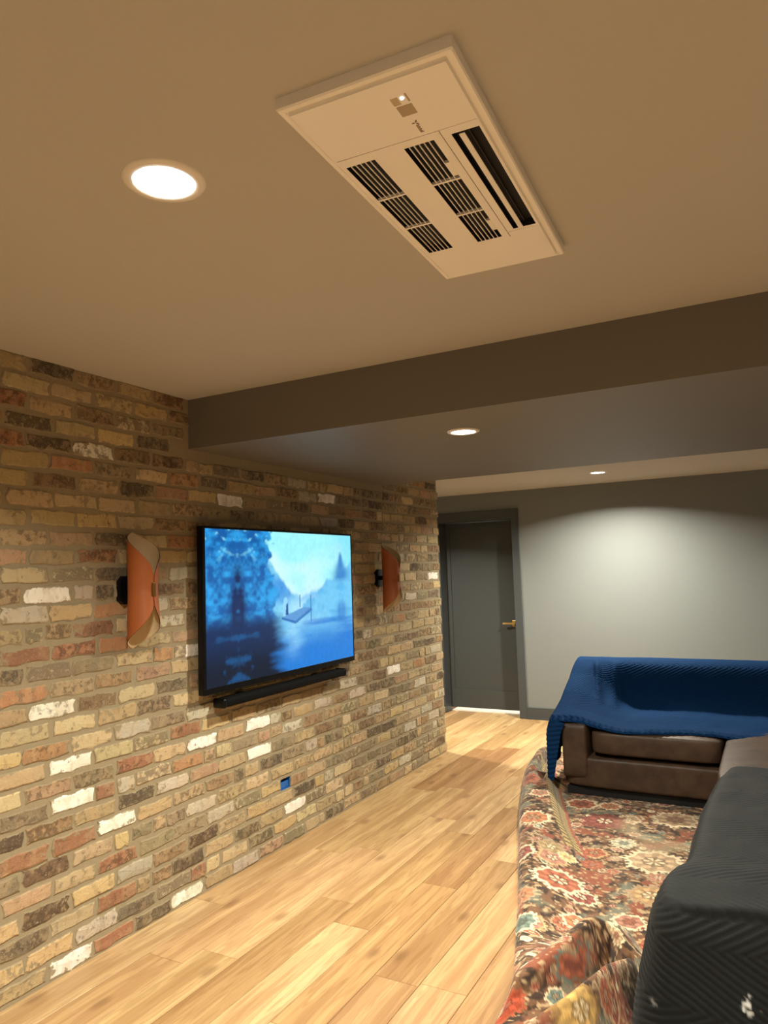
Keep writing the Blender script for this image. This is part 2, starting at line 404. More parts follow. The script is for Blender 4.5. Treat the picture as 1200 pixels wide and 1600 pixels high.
# blue outlet box left open in the wall
ob = thing('outlet_box', 'blue plastic electrical outlet box set in a gap in the brick wall', 'outlet box', (0, (HY0+HY1)/2, (HZ0+HZ1)/2))
M_BLUEP = simple('blue_plastic', (34, 98, 172), .4, var=.05)
hy, hz = (HY1-HY0)/2-.001, (HZ1-HZ0)/2-.001
boxes('shell', [((-.066, -hy, -hz), (-.06, hy, hz)), ((-.06, -hy, hz-.003), (-.03, hy, hz)), ((-.06, -hy, -hz), (-.004, hy, -hz+.003)), ((-.06, -hy, -hz), (-.006, -hy+.003, hz)), ((-.06, hy-.003, -hz), (-.006, hy, hz))], M_BLUEP, ob)
box('cover_tab', (-.03, -hy+.006, -hz+.004), (-.012, hy-.006, hz-.022), M_BLUEP, ob, .003)

# ------------------------------------------------------------------ door
d1 = thing('door_1', 'dark slate grey single panel door with brass lever handle in the rear wall', 'door', (0, 0, 0), kind='structure')
REC = .155; yd = YR+REC
jm = .02
boxes('jamb', [((DX0, YR-.002, 0), (DX0+jm, YR+.17, DH)), ((DX1-jm*.2, YR-.002, 0), (DX1+.001, YR+.17, DH)), ((DX0+jm, YR-.002, DH-.012), (DX1-.004, YR+.17, DH+.001))], M_TRIM, d1)
for lo, hi in [((DX1-.001, YR-.02, 0), (DX1+.076, YR, DH+.09)), ((DX0-.076, YR-.02, 0), (DX0+.001, YR, DH+.09)), ((DX0+.001, YR-.02, DH-.001), (DX1-.001, YR, DH+.09))]:
    box('casing', lo, hi, M_TRIM, d1, .004)
boxes('leak_stop', [((DX0+jm, yd+.036, .045), (DX0+jm+.02, yd+.05, DH)), ((DX1-.03, yd+.036, .045), (DX1, yd+.05, DH)), ((DX0, yd+.036, DH-.04), (DX1, yd+.05, DH))], M_TRIM, d1)  # strips added behind the leaf to block closet light at sides and top
lx0, lx1, lz0, lz1 = DX0+jm+.003, DX1-.006, .042, DH-.016
leaf = boxes('door_leaf', [((lx0, yd, lz0), (lx0+.05, yd+.035, lz1)), ((lx1-.10, yd, lz0), (lx1, yd+.035, lz1)), ((lx0+.05, yd, lz1-.055), (lx1-.10, yd+.035, lz1)), ((lx0+.05, yd, lz0), (lx1-.10, yd+.035, .235))], M_DOOR, d1)
box('panel', (lx0+.05, yd+.012, .235), (lx1-.10, yd+.026, lz1-.055), M_DOOR, leaf)
hx, hz_ = lx1-.052, .945
hd = box('handle_plate', (hx-.032, yd-.009, hz_-.033), (hx+.032, yd, hz_+.033), M_BRASS, d1, .003)
tag(hd, label='square brass handle plate')
bm = bmesh.new(); add_box(bm, (hx-.011, yd-.05, hz_-.011), (hx+.011, yd-.009, hz_+.011)); add_box(bm, (hx-.125, yd-.052, hz_-.008), (hx+.011, yd-.036, hz_+.010))
bmesh.ops.bevel(bm, geom=bm.edges[:], offset=.003, segments=2, affect='EDGES')
tag(obj('lever', bm_mesh(bm, 'lever'), M_BRASS, hd), label='brass lever')
box('keyhole', (hx-.006, yd-.0105, hz_-.026), (hx+.006, yd-.008, hz_-.014), M_BLACK, hd)
# lit closet behind the door: light leaks through the gap over the threshold
tag(boxes('wall_closet', [((DX0-.3, 8.55, 0), (DX1+.3, 8.6, HR)), ((DX0-.35, YR+.17, 0), (DX0-.3, 8.6, HR)), ((DX1+.3, YR+.17, 0), (DX1+.35, 8.6, HR)), ((DX0-.35, YR+.17, HR), (DX1+.35, 8.6, HR+.05))], M_CEIL), kind='structure', label='white walls of the lit room behind the door')
M_THR = simple('white_threshold', (235, 228, 212), .5, var=.02)
tag(box('threshold', (DX0+jm, yd+.004, .001), (DX1-.004, 8.0, .008), M_THR), 'bright pale threshold strip under the dark door', 'threshold')

# ------------------------------------------------------------------ ceiling lights
M_LENS = emit('lamp_lens', (1.0, .93, .80), 14.0)
M_RING = simple('lamp_trim', (236, 230, 220), .4, var=.01)
def downlight(x, y, z, watts, label, r=.058, spread=138):
    t = thing('recessed_light', label, 'ceiling light', (x, y, z), group='recessed ceiling lights')
    lathe('trim_ring', [(r*.98, -.002), (r*1.0, -.006), (r*1.16, -.006), (r*1.30, -.003), (r*1.32, 0)], M_RING, t)
    disc('lens', r, -.003, M_LENS, t)
    L = bpy.data.lights.new('lamp', 'AREA'); L.shape = 'DISK'; L.size = r*1.8; L.energy = watts; L.color = WARM; L.spread = math.radians(spread)
    lo = bpy.data.objects.new('lamp', L); C.objects.link(lo); lo.parent = t; lo.location = (0, 0, -.008)
    return t
downlight(1.401, 1.151, H, MAIN_W, 'dazzling round recessed light in the near ceiling beside the air conditioner', r=.07)
downlight(1.307, 3.129, HB, BEAM_W, 'round recessed light in the underside of the dark beam')
downlight(1.25, 6.345, HR, REAR_W, 'round recessed light in the rear ceiling strip above the sofa', spread=150)
downlight(-.78, 5.975, HR, HALL_W, 'round recessed light in the hallway behind the brick wall')
for x, y, z, wt, nm in [(3.75, 1.151, H, MAIN_W, 'near ceiling on the right'), (3.75, 3.129, HB, BEAM_W*.35, 'beam on the right'), (3.9, 6.345, HR, REAR_W*.35, 'rear ceiling on the right'), (1.401, -.9, H, MAIN_W*1.1, 'ceiling behind the viewer by the bricks'), (3.75, -.9, H, MAIN_W*1.0, 'ceiling behind the viewer on the right')]:  # unseen lamps, added to bring bounce light onto the ceiling
    downlight(x, y, z, wt, 'unseen recessed light added for bounce in the '+nm)
L = bpy.data.lights.new('closet_lamp', 'AREA'); L.shape = 'DISK'; L.size = .2; L.energy = 60; L.color = (1, .92, .8)
lo = bpy.data.objects.new('closet_lamp', L); C.objects.link(lo); lo.location = (-.26, 7.75, 2.2)

# ------------------------------------------------------------------ ceiling cassette air conditioner
ac = thing('air_conditioner', 'white one-way cassette air conditioner recessed in the ceiling', 'air conditioner', (1.94, 1.514, H), .049)
def plate_with_holes(bm, x0, x1, y0, y1, z, holes):
    xs = sorted({x0, x1, *[h[0] for h in holes], *[h[1] for h in holes]}); ys = sorted({y0, y1, *[h[2] for h in holes], *[h[3] for h in holes]})
    for i in range(len(xs)-1):
        for j in range(len(ys)-1):
            cx, cy = (xs[i]+xs[i+1])/2, (ys[j]+ys[j+1])/2
            if any(h[0] < cx < h[1] and h[2] < cy < h[3] for h in holes): continue
            bm.faces.new([bm.verts.new(p) for p in ((xs[i], ys[j], z), (xs[i], ys[j+1], z), (xs[i+1], ys[j+1], z), (xs[i+1], ys[j], z))])
    for hx0, hx1, hy0, hy1, dep in holes:
        for a, b_ in (((hx0, hy0), (hx1, hy0)), ((hx1, hy0), (hx1, hy1)), ((hx1, hy1), (hx0, hy1)), ((hx0, hy1), (hx0, hy0))):
            bm.faces.new([bm.verts.new(p) for p in ((*a, z), (*b_, z), (*b_, z+dep), (*a, z+dep))])
AW, AL = .177, .453
bm = bmesh.new()
# stepped border: flange, outer rim
def rim(bm, w0, l0, z0, w1, l1, z1):
    c0 = [(-w0, -l0), (w0, -l0), (w0, l0), (-w0, l0)]; c1 = [(-w1, -l1), (w1, -l1), (w1, l1), (-w1, l1)]
    for i in range(4):
        j = (i+1) % 4
        bm.faces.new([bm.verts.new(p) for p in ((*c0[i], z0), (*c0[j], z0), (*c1[j], z1), (*c1[i], z1))])
rim(bm, AW, AL, 0, AW, AL, -.022); rim(bm, AW, AL, -.022, AW-.003, AL-.003, -.025); rim(bm, AW-.003, AL-.003, -.025, AW-.012, AL-.012, -.025)
rim(bm, AW-.012, AL-.012, -.025, AW-.014, AL-.014, -.0215); rim(bm, AW-.014, AL-.014, -.0215, AW-.017, AL-.017, -.0215); rim(bm, AW-.017, AL-.017, -.0215, AW-.019, AL-.019, -.030)
bmesh.ops.remove_doubles(bm, verts=bm.verts, dist=1e-5)
obj('frame', bm_mesh(bm, 'frame'), M_WHITE, ac)
bm = bmesh.new()
px, py = AW-.019, AL-.019
LG = (-.148, -.080, -.228, .247); RG = (-.010, .056, -.233, .249); SL = (.094, .152, -.234, .222)
gr = .0009
holes = [(*LG, .02), (*RG, .02), (*SL, .03),
         (.0745, .0745+2*gr, -.258, .262, .003), (-.156, .0745, -.258, -.258+2*gr, .003), (.0745, .156, -.258, -.258+1.4*gr, .003), (.0745, .156, .232, .232+2*gr, .003)]
plate_with_holes(bm, -px, px, -py, py, -.030, holes)
bm.faces.ensure_lookup_table()
for f_ in bm.faces:
    cc = f_.calc_center_median()
    if cc.z > -.0285: f_.material_index = 1
bmesh.ops.remove_doubles(bm, verts=bm.verts, dist=1e-6)
pn = obj('panel', bm_mesh(bm, 'panel'), M_WHITE, ac); pn.data.materials.append(M_DARKIN)
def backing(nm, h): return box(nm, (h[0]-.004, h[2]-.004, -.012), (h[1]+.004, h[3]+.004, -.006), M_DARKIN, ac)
backing('air_outlet', SL)
for lo, hi in (((-.157, -.26, -.0275), (.1575, -.255, -.0265)), ((.073, -.26, -.0275), (.078, .264, -.0265)), ((.073, .230, -.0275), (.1575, .235, -.0265))): box('seam', lo, hi, M_DARKIN, ac)
for G in (LG, RG):
    n = 6; gw = (G[1]-G[0])/n
    gl = backing('grille', G)
    for f in (1/3, 2/3):
        y = G[2]+(G[3]-G[2])*f
        box('crossbar', (G[0], y-.003, -.0306), (G[1], y+.003, -.024), M_WHITE, gl)
    for i in range(1, n):
        x = G[0]+gw*i
        box('slat', (x-.0009, G[2], -.0302), (x+.0009, G[3], -.0275), M_WHITE, gl)
    if G is RG:
        for y in (-.115, .175): box('catch_tab', (G[1]-gw, y-.028, -.0303), (G[1], y+.028, -.024), M_WHITE, gl)
va = box('air_vane', (.1085, -.231, -.0335), (.121, .219, -.0315), M_WHITE, ac, .001)
va.rotation_euler = (0, 0, 0)
box('inner_vane', (.123, -.225, -.018), (.1255, .215, -.0135), simple('grey_vane', (70, 64, 56), .5), ac)
M_SENS = simple('sensor_window', (176, 160, 132), .3, var=.02)
box('sensor_window', (.031, -.361, -.0308), (.062, -.330, -.0295), M_SENS, ac, .0003)
box('receiver_window', (.030, -.388, -.0306), (.045, -.366, -.0295), simple('receiver_window', (196, 178, 146), .3, var=.02), ac, .0003)
box('button_strip', (.060, -.392, -.0306), (.0635, -.368, -.0295), M_SENS, ac, .0003)
lathe('indicator_light', [(.0001, -.0325), (.003, -.032), (.004, -.0300)], emit('indicator', (1, .97, .88), 3.0), ac, 16, (.0525, -.382, 0))
M_MARK = simple('grey_print', (120, 96, 66), .6, var=.02)
bm = bmesh.new()
def rhomb(bm, cx, cy, ax, ay, r):
    bx_, by_ = -ay, ax
    bm.faces.new([bm.verts.new((cx+ax*r*s+bx_*r*.55*t, cy+ay*r*s+by_*r*.55*t, -.0304)) for s, t in ((1, 0), (0, 1), (-1, 0), (0, -1))])
for ang in (0, 2*PI/3, 4*PI/3): rhomb(bm, .046+.0045*math.cos(ang+PI), -.303+.0045*math.sin(ang+PI), math.cos(ang+PI), math.sin(ang+PI), .0045)
for i, y in enumerate(np.arange(-.295, -.270, .0034)):
    hgt = (.0075, .005, .0065, .005, .007, .005, .0055, .0075)[i % 8]
    add_box(bm, (.0465-.0035, y, -.0304), (.0465-.0035+hgt, y+.0021, -.0300))
tag(obj('brand_mark', bm_mesh(bm, 'brand_mark'), M_MARK, ac), label='small grey printed emblem and lettering')

# ------------------------------------------------------------------ television
TY0, TY1, TZ0, TZ1, TX = 2.697, 4.118, .959, 1.787, .083
tv = thing('television', 'large flat television on the brick wall showing a misty blue lake', 'television', (0, 0, 0))
box('back_panel', (.012, TY0+.12, TZ0+.1), (.045, TY1-.12, TZ1-.12), M_BLACKM, tv, .006)
box('body', (.045, TY0, TZ0), (TX-.004, TY1, TZ1), M_BLACK, tv, .003)
bz, bb = .012, .030
for lo, hi in [((TX-.004, TY0, TZ1-bz), (TX, TY1, TZ1)), ((TX-.004, TY0, TZ0), (TX+.001, TY1, TZ0+bb)), ((TX-.004, TY0, TZ0+bb), (TX, TY0+bz*1.6, TZ1-bz)), ((TX-.004, TY1-bz, TZ0+bb), (TX, TY1, TZ1-bz))]:
    box('bezel', lo, hi, M_BLACK, tv, .001)
nu, nv = 420, 260
U, V = np.meshgrid(np.linspace(0, 1, nu), np.linspace(0, 1, nv), indexing='ij')
def c3(r, g, b_): return np.array(lin((r, g, b_)))
sky = lerp3(lerp3(c3(165, 250, 255)*np.ones((nu, nv, 3)), c3(215, 255, 255), sst(fbm(U*3+3, V*3, 3), .45, .7)), c3(96, 214, 255), sst(U, .72, 1.0)*sst(V, .55, .95)*.5)
img = sky.copy()
# far hills forming a V with mist
hill = .50+np.where(U < .58, (.58-U)*1.45, (U-.58)*.62)+.05*(fbm(U*14, V*0+2, 4)-.5)*2
hm = sst(hill-V, -.008, .03)
img = lerp3(img, lerp3(c3(52, 152, 232)*np.ones((nu, nv, 3)), c3(120, 212, 250), np.clip(sst(fbm(U*5, V*5+9, 4), .4, .68)+sst(U, .64, .8)*.7, 0, 1)), hm*.95)
# left trees, mirrored round a centre line
mu = np.abs(U-.175)
lt = .40+.06*(fbm(U*9+5, V*11, 4)-.5)*4-.20*sst(V, .95, .5)*0
edge = .40+.07*(fbm(V*12+4, U*12, 4)-.5)*3-.10*sst(V, .8, 1.0)*0+.06*sst(V, .75, .45)
lm = sst(edge-U, -.01, .02)
fo = .55*fbm(mu*40+3, V*30+40, 5)+.45*fbm(mu*11+3, V*7+20, 3)
fol = lerp3(c3(14, 96, 172)*np.ones((nu, nv, 3)), c3(46, 168, 240), sst(fo, .34, .66))
fol = lerp3(fol, c3(140, 230, 255), sst(fbm(mu*40+8, V*30+3, 4), .62, .74)*sst(V, .7, .98)*.8)
img = lerp3(img, fol, lm)
spine = np.exp(-(mu/(.028+.085*np.clip(.72-V, 0, 1)*sst(V, .15, .6)))**2)*sst(V, .83, .62)
img = lerp3(img, c3(5, 34, 84), np.clip(spine*(.5+.9*sst(fbm(mu*34, V*22, 4), .3, .6)), 0, .95)*lm)
# dark water bottom left, blue water bottom right
wat = sst(V, .46, .33)
wl_ = lerp3(c3(4, 44, 92)*np.ones((nu, nv, 3)), c3(3, 22, 44), sst(V, .35, .05))
wl_ = lerp3(wl_, c3(16, 96, 160), sst(fbm(mu*18+2, V*14+7, 4), .55, .75)*.6)
wr_ = lerp3(c3(30, 128, 220)*np.ones((nu, nv, 3)), c3(120, 206, 250), sst(V, .12, .42)*sst(fbm(U*4, V*22+3, 4), .3, .6))
side = sst(U+.06*(fbm(V*22, U*8, 4)-.5)*2, .36, .50+.0*U)
water = lerp3(wl_, wr_, side)
img = lerp3(img, water, wat)
# bright path of reflected sky
rp = np.exp(-((U-.53-.05*np.sin(V*40)*.3)/.055)**2)*sst(V, .02, .3)*sst(V, .46, .36)
img = lerp3(img, c3(150, 220, 255), np.clip(rp*(.3+.9*fbm(U*20, V*60, 3)), 0, .85))
mist = np.exp(-((U-.63)/.13)**2-((V-.44)/.085)**2)
img = lerp3(img, c3(190, 240, 255), np.clip(mist*1.1, 0, .9))
mist2 = np.exp(-((U-.86)/.2)**2-((V-.50)/.10)**2)
img = lerp3(img, c3(120, 208, 252), np.clip(mist2*fbm(U*5, V*6, 3)*1.3, 0, .8))
# right trees with spire and reflection
mr = np.abs(U-.905); vr = V
tr_ = np.clip(.62+.23*np.exp(-(mr/.022)**1.0)-.75*np.maximum(mr-.10, 0)+.05*(fbm(mr*40, V*24, 4)-.5)*2, 0, 1)
tm = sst(tr_-V, -.005, .02)*sst(V, .30, .42)
img = lerp3(img, lerp3(c3(82, 182, 240)*np.ones((nu, nv, 3)), c3(112, 202, 248), sst(fbm(mr*16, V*14+2, 4), .4, .65)), tm*.8)
img = lerp3(img, c3(36, 124, 204), np.clip(np.exp(-(mr/(.012+.05*sst(V, .84, .66)))**2)*sst(V, .88, .82)*sst(V, .60, .68)*1.1, 0, .85))
img = lerp3(img, c3(40, 126, 206), np.clip(np.exp(-(mr/.035)**2)*sst(V, .22, .36)*sst(V, .50, .40)*(.4+fbm(mr*50, V*24, 3)), 0, .7))
# jetty
def poly(pts):
    ins = np.zeros((nu, nv), bool)
    for i in range(len(pts)):
        (x1, y1), (x2, y2) = pts[i], pts[(i+1) % len(pts)]
        cnd = ((y1 > V) != (y2 > V)) & (U < (x2-x1)*(V-y1)/(y2-y1+1e-9)+x1); ins ^= cnd
    return ins
img[poly([(.445, .385), (.54, .345), (.66, .435), (.60, .445)])] = c3(96, 158, 220)
img[poly([(.445, .372), (.54, .328), (.54, .348), (.445, .388)])] = c3(40, 112, 184)
img[poly([(.54, .328), (.665, .415), (.66, .437), (.54, .348)])] = c3(54, 126, 196)
for a, a2, b_ in ((.657, .33, .53), (.575, .445, .54)): img[(np.abs(U-a) < .0035) & (V > a2) & (V < b_)] = c3(60, 132, 200)
img[poly([(.455, .39), (.47, .39), (.475, .47), (.49, .50), (.48, .53), (.462, .52), (.455, .47)])] = c3(150, 220, 255)
img[poly([(.472, .40), (.492, .40), (.49, .48), (.478, .48)])] = c3(28, 88, 160)
for _ in range(2): img[1:-1, 1:-1] = (img[1:-1, 1:-1]*2+img[:-2, 1:-1]+img[2:, 1:-1]+img[1:-1, :-2]+img[1:-1, 2:])/6
img *= (.93+.14*fbm(U*60, V*40, 2))[..., None]
P = np.stack([np.full((nu, nv), TX-.0015), TY0+bz*1.6+U*(TY1-TY0-bz*2.6), TZ0+bb+V*(TZ1-TZ0-bb-bz)], -1)
M_SCR = attr_mat('screen_picture', rough=.25, emission=True, spec=.5)
obj('screen', grid_mesh('screen', P, img), M_SCR, tv)
sb = thing('soundbar', 'long black soundbar on the bricks just under the television', 'soundbar', (0, 0, 0))
box('body', (.022, 2.838, .878), (.098, 3.975, .924), simple('soundbar_cloth', (5, 5, 6), .85, var=.2, scale=400, bump=.3, spec=.15), sb, .016, 3, True)
for y0_, y1_ in ((2.822, 2.848), (3.965, 3.990)): box('end_cap', (.020, y0_, .876), (.100, y1_, .926), M_BLACK, sb, .012, 3, True)
for y in (3.05, 3.76): box('wall_bracket', (.0, y-.03, .885), (.024, y+.03, .918), M_BLACKM, sb, .002)

# ------------------------------------------------------------------ leather wall sconces
M_LEA_O = simple('orange_leather', (166, 92, 46), .5, var=.12, scale=20, bump=.15)
M_LEA_I = simple('cream_lining', (206, 184, 146), .8, var=.05)
M_LEA_R = simple('dark_leather_edge', (40, 22, 14), .7)
def sconce(y, label):
    t = thing('wall_sconce', label, 'wall sconce', (0, y, 1.487), group='leather wall sconces')
    bm = bmesh.new(); add_box(bm, (.0, -.047, -.062), (.028, .047, .062))
    ed = [e for e in bm.edges if abs(e.verts[0].co.x-e.verts[1].co.x) > .01]
    bmesh.ops.bevel(bm, geom=ed, offset=.018, segments=1, affect='EDGES')
    obj('backplate', bm_mesh(bm, 'backplate'), M_BLACK, t)
    box('arm', (.026, -.012, -.015), (.050, .012, .015), M_BLACK, t, .003)
    nth, nz = 96, 60
    th = np.linspace(.035, 2*PI-.035, nth)[:, None]; tt = np.linspace(-1, 1, nz)[None, :]
    s = (1-np.cos(th))/2
    hm_ = .258*((np.minimum(th, 2*PI-th)+.06)/(PI+.06))**.40
    z = tt*hm_
    az = np.abs(z)/.26
    R = .063*(1+.05*az)
    fl_ = np.exp(-(np.minimum(th, 2*PI-th)/1.0)**2)
    x = .112+R*np.cos(th)*(1+.0*fl_)+.018*fl_*az
    yy = R*np.sin(th)*(1+.28*az*np.exp(-(np.minimum(th, 2*PI-th)/1.3)**2))
    P = np.stack([x+0*z, yy+0*z, z], -1)
    me = grid_mesh('shade', P); 
    for m_ in (M_LEA_O, M_LEA_I, M_LEA_R): me.materials.append(m_)
    o = obj('shade', me, None, t)
    so = o.modifiers.new('thickness', 'SOLIDIFY'); so.thickness = .003; so.offset = -1; so.material_offset = 1; so.material_offset_rim = 2; so.use_even_offset = True
    tag(o, label='rolled orange leather shade with cream lining')
    cl = box('clip', (.164, -.010, -.030), (.1815, .010, .030), simple('aged_brass', (150, 112, 62), .4, metal=1, var=.1), t, .0025)
    tag(cl, label='small brass clip holding the leather edges')
    return t
sconce(2.288, 'orange leather wall sconce on the brick wall left of the television')
sconce(4.612, 'orange leather wall sconce on the brick wall right of the television')

# ------------------------------------------------------------------ sectional sofa
sofa = thing('sectional_sofa', 'brown leather L-shaped sectional sofa, mostly covered by blankets', 'sofa', (0, 0, 0))
SX0, SY0 = 1.19, 4.925
def rbox(nm, lo, hi, bev, par=sofa, mat=M_LEATH, puff=0):
    bm = bmesh.new(); add_box(bm, lo, hi)
    bmesh.ops.subdivide_edges(bm, edges=bm.edges[:], cuts=6, use_grid_fill=True)
    lo, hi = Vector(lo), Vector(hi); c = (lo+hi)/2; h = (hi-lo)/2
    for v in bm.verts:
        q = v.co-c; n = Vector(tuple(max(-1, min(1, q[i]/h[i])) for i in range(3)))
        # round the corners
        inner = Vector(tuple(max(-(h[i]-bev), min(h[i]-bev, q[i])) for i in range(3)))
        d = q-inner
        if d.length > 1e-6: q = inner+d.normalized()*min(d.length, bev)
        if puff: q += Vector((n.x*(1-n.y**2)*(1-n.z**2)*puff*.3, n.y*(1-n.x**2)*(1-n.z**2)*puff*.3, n.z*(1-n.x**2)*(1-n.y**2)*puff))
        v.co = c+q
    o = obj(nm, bm_mesh(bm, nm), mat, par, smooth=True)
    s_ = o.modifiers.new('smooth', 'SUBSURF'); s_.levels = 1; s_.render_levels = 2
    return o
RX0, RY0 = 2.235, 2.56
box('plinth', (SX0+.03, SY0+.035, .012), (3.25, 5.85, .06), M_BLACKM, sofa)
box('plinth', (RX0+.05, RY0+.05, .012), (3.2, SY0+.034, .06), M_BLACKM, sofa)
rbox('seat_base', (SX0, SY0, .055), (3.3, 5.88, .272), .02)
rbox('seat_base', (RX0+.005, RY0+.22, .055), (3.3, SY0+.02, .265), .02)
rbox('armrest', (SX0, SY0-.005, .10), (SX0+.195, 5.88, .495), .035)
rbox('armrest', (RX0-.055, RY0-.02, .055), (3.3, RY0+.235, .455), .035)
rbox('seat_cushion', (SX0+.2, SY0-.01, .278), (2.20, 5.66, .445), .035, puff=.012)
rbox('seat_cushion', (2.21, 4.02, .274), (3.1, 5.64, .452), .045, puff=.02)
rbox('seat_cushion', (RX0, RY0+.24, .272), (3.1, 4.01, .44), .04, puff=.012)
rbox('back_cushion', (SX0+.03, 5.66, .30), (2.2, 5.88, .765), .06)
rbox('back_cushion', (2.2, 5.66, .30), (3.3, 5.88, .765), .06)
rbox('back_cushion', (3.1, RY0+.24, .30), (3.35, 5.6, .775), .07, puff=.02)

# ------------------------------------------------------------------ blankets
def chevron(u, v, sp, per, amp):
    tri = np.abs(((v/per) % 1)-.5)*per*2*.9
    ph = (u+tri)/sp
    return amp*(np.abs(np.sin(PI*ph))**.55-.6)
def spline(pts, n, smooth=3):
    pts = np.array(pts, float); seg = np.r_[0, np.cumsum(np.linalg.norm(np.diff(pts, axis=0), axis=1))]
    s = np.linspace(0, seg[-1], n); P = np.stack([np.interp(s, seg, pts[:, i]) for i in range(pts.shape[1])], -1)
    kk = max(1, int(n*smooth/100))
    for _ in range(3):
        Q = np.pad(P, ((kk, kk), (0, 0)), mode='edge'); 
        P2 = np.stack([np.convolve(Q[:, i], np.ones(2*kk+1)/(2*kk+1), 'valid') for i in range(P.shape[1])], -1)
        P2[0], P2[-1] = P[0], P[-1]; P = P2
    return P, s
def normals(P):
    a = np.gradient(P, axis=0); b_ = np.gradient(P, axis=1); n = np.cross(a, b_)
    return n/(np.linalg.norm(n, axis=-1, keepdims=True)+1e-9)
# --- navy blanket over back, arm and seat
nx, nd, ny = 300, 70, 230
xs = np.linspace(3.25, SX0-.045, nx)
rows_back = [(5.965, .22), (5.955, .6), (5.93, .77), (5.86, .815), (5.70, .82), (5.63, .79), (5.585, .66), (5.56, .53), (5.50, .475), (5.30, .466), (5.10, .462), (4.98, .462)]
rows_slope = [(5.965, .22), (5.955, .6), (5.93, .77), (5.86, .812), (5.73, .815), (5.62, .775), (5.45, .69), (5.30, .62), (5.18, .57), (5.08, .54), (5.0, .525), (4.95, .518)]
A_, sA = spline(rows_back, ny); B_, sB = spline(rows_slope, ny)
front_pts = np.array([(1.10, 4.905), (1.19, 4.91), (1.26, 4.935), (1.34, 4.95), (1.42, 4.93), (1.52, 4.915), (1.65, 4.915), (1.85, 4.95), (2.0, 4.985), (2.15, 4.99), (2.30, 4.945), (2.45, 5.0), (2.7, 5.05), (3.3, 5.05)])
yf = np.interp(xs, front_pts[:, 0], front_pts[:, 1])
T = sst(xs, 1.62, 1.20)[:, None]
Y = A_[None, :, 0]*(1-T)+B_[None, :, 0]*T; Z = A_[None, :, 1]*(1-T)+B_[None, :, 1]*T
g_ = np.clip((5.50-Y)/(5.50-np.where(T > .5, 4.95, 4.98)), 0, 1)
ybase = 4.98*(1-T)+4.95*T
Y = Y+(yf[:, None]-ybase)*g_
X = np.repeat(xs[:, None], ny, 1)
wr = (fbm(X*5+3, Y*4, 3)-.5)
Z = Z+.022*wr*sst(Y, 5.75, 5.5)*(1-T*.4)+.012*(fbm(X*3, Y*3+4, 3)-.5)
fold = np.exp(-((X-1.30-(5.7-Y)*.22)/.022)**2)*sst(Y, 5.72, 5.6)*sst(Y, 5.25, 5.45); Z = Z+.02*fold; Y = Y-.03*fold
fold = np.exp(-((X-1.44-(5.7-Y)*.10)/.03)**2)*sst(Y, 5.72, 5.6)*sst(Y, 5.3, 5.5); Z = Z+.015*fold; Y = Y-.035*fold
Y = Y-.02*np.exp(-((Z-.63)/.12)**2)*(fbm(X*4+9, Z*5, 3)-.45)*2*(1-T)
# front lip dips at the hem
lip = sst(Y-yf[:, None], .035, 0.0); Z = Z-.012*lip*(1-T)-.02*lip*T
# hanging left side
d = np.linspace(0, 1, nd+1)[1:]
hem = np.interp(np.linspace(0, 1, ny), [0, .3, .55, .8, 1], [.2, .55, .5, .42, .40])
top = np.stack([X, Y, Z], -1)
edge_ = top[-1]
side = np.zeros((nd, ny, 3))
for i, t in enumerate(d):
    dr = t*hem
    side[i, :, 0] = edge_[:, 0]-.035*np.sin(np.minimum(t*6, PI/2))-.02*t+.015*np.sin(edge_[:, 1]*22)*t
    side[i, :, 1] = edge_[:, 1]
    side[i, :, 2] = np.maximum(edge_[:, 2]-dr*np.clip(t*6, 0, 1)**.3, .05+.08*sst(edge_[:, 1], 4.9, 5.4))
# front rows of the hanging part curl round the arm front
nc = 26
wgt = np.linspace(0, 1, nc)
curl = np.zeros((nx+nd, nc, 3))
full = np.concatenate([top, side], 0)
for j, wv in enumerate(wgt):
    c = full[:, -1].copy()
    dd = np.r_[np.zeros(nx), d]
    clen = .115*sst(dd, 0, .08)*(1-.65*dd)
    c[:, 0] += wv*clen; c[:, 1] -= .010*np.sin(wv*PI)*sst(dd, 0, .1)+.004*wv
    c[:nx, 2] -= .012*wv
    curl[:, j] = c
full = np.concatenate([full, curl[:, 1:]], 1)
su = np.r_[np.zeros(1), np.cumsum(np.linalg.norm(np.diff(full[:, ny//2], axis=0), axis=1))][:, None]
sv = np.r_[np.zeros(1), np.cumsum(np.linalg.norm(np.diff(full[60], axis=0), axis=1))][None, :]
nn = normals(full)
if nn[nx//2, ny-30, 2] < 0: nn = -nn
full = full+nn*chevron(su+0*sv, sv+0*su, .040, .42, .010)[..., None]
M_NAVY = simple('navy_quilt', (10, 43, 80), .9, var=.12, scale=25, bump=.2, spec=.08)
me = grid_mesh('blue_blanket', full)
bl = obj('navy_blanket', me, M_NAVY)
bl.modifiers.new('thickness', 'SOLIDIFY').thickness = .004
tag(bl, 'navy blue quilted moving blanket draped over the sofa back and seat', 'blanket')

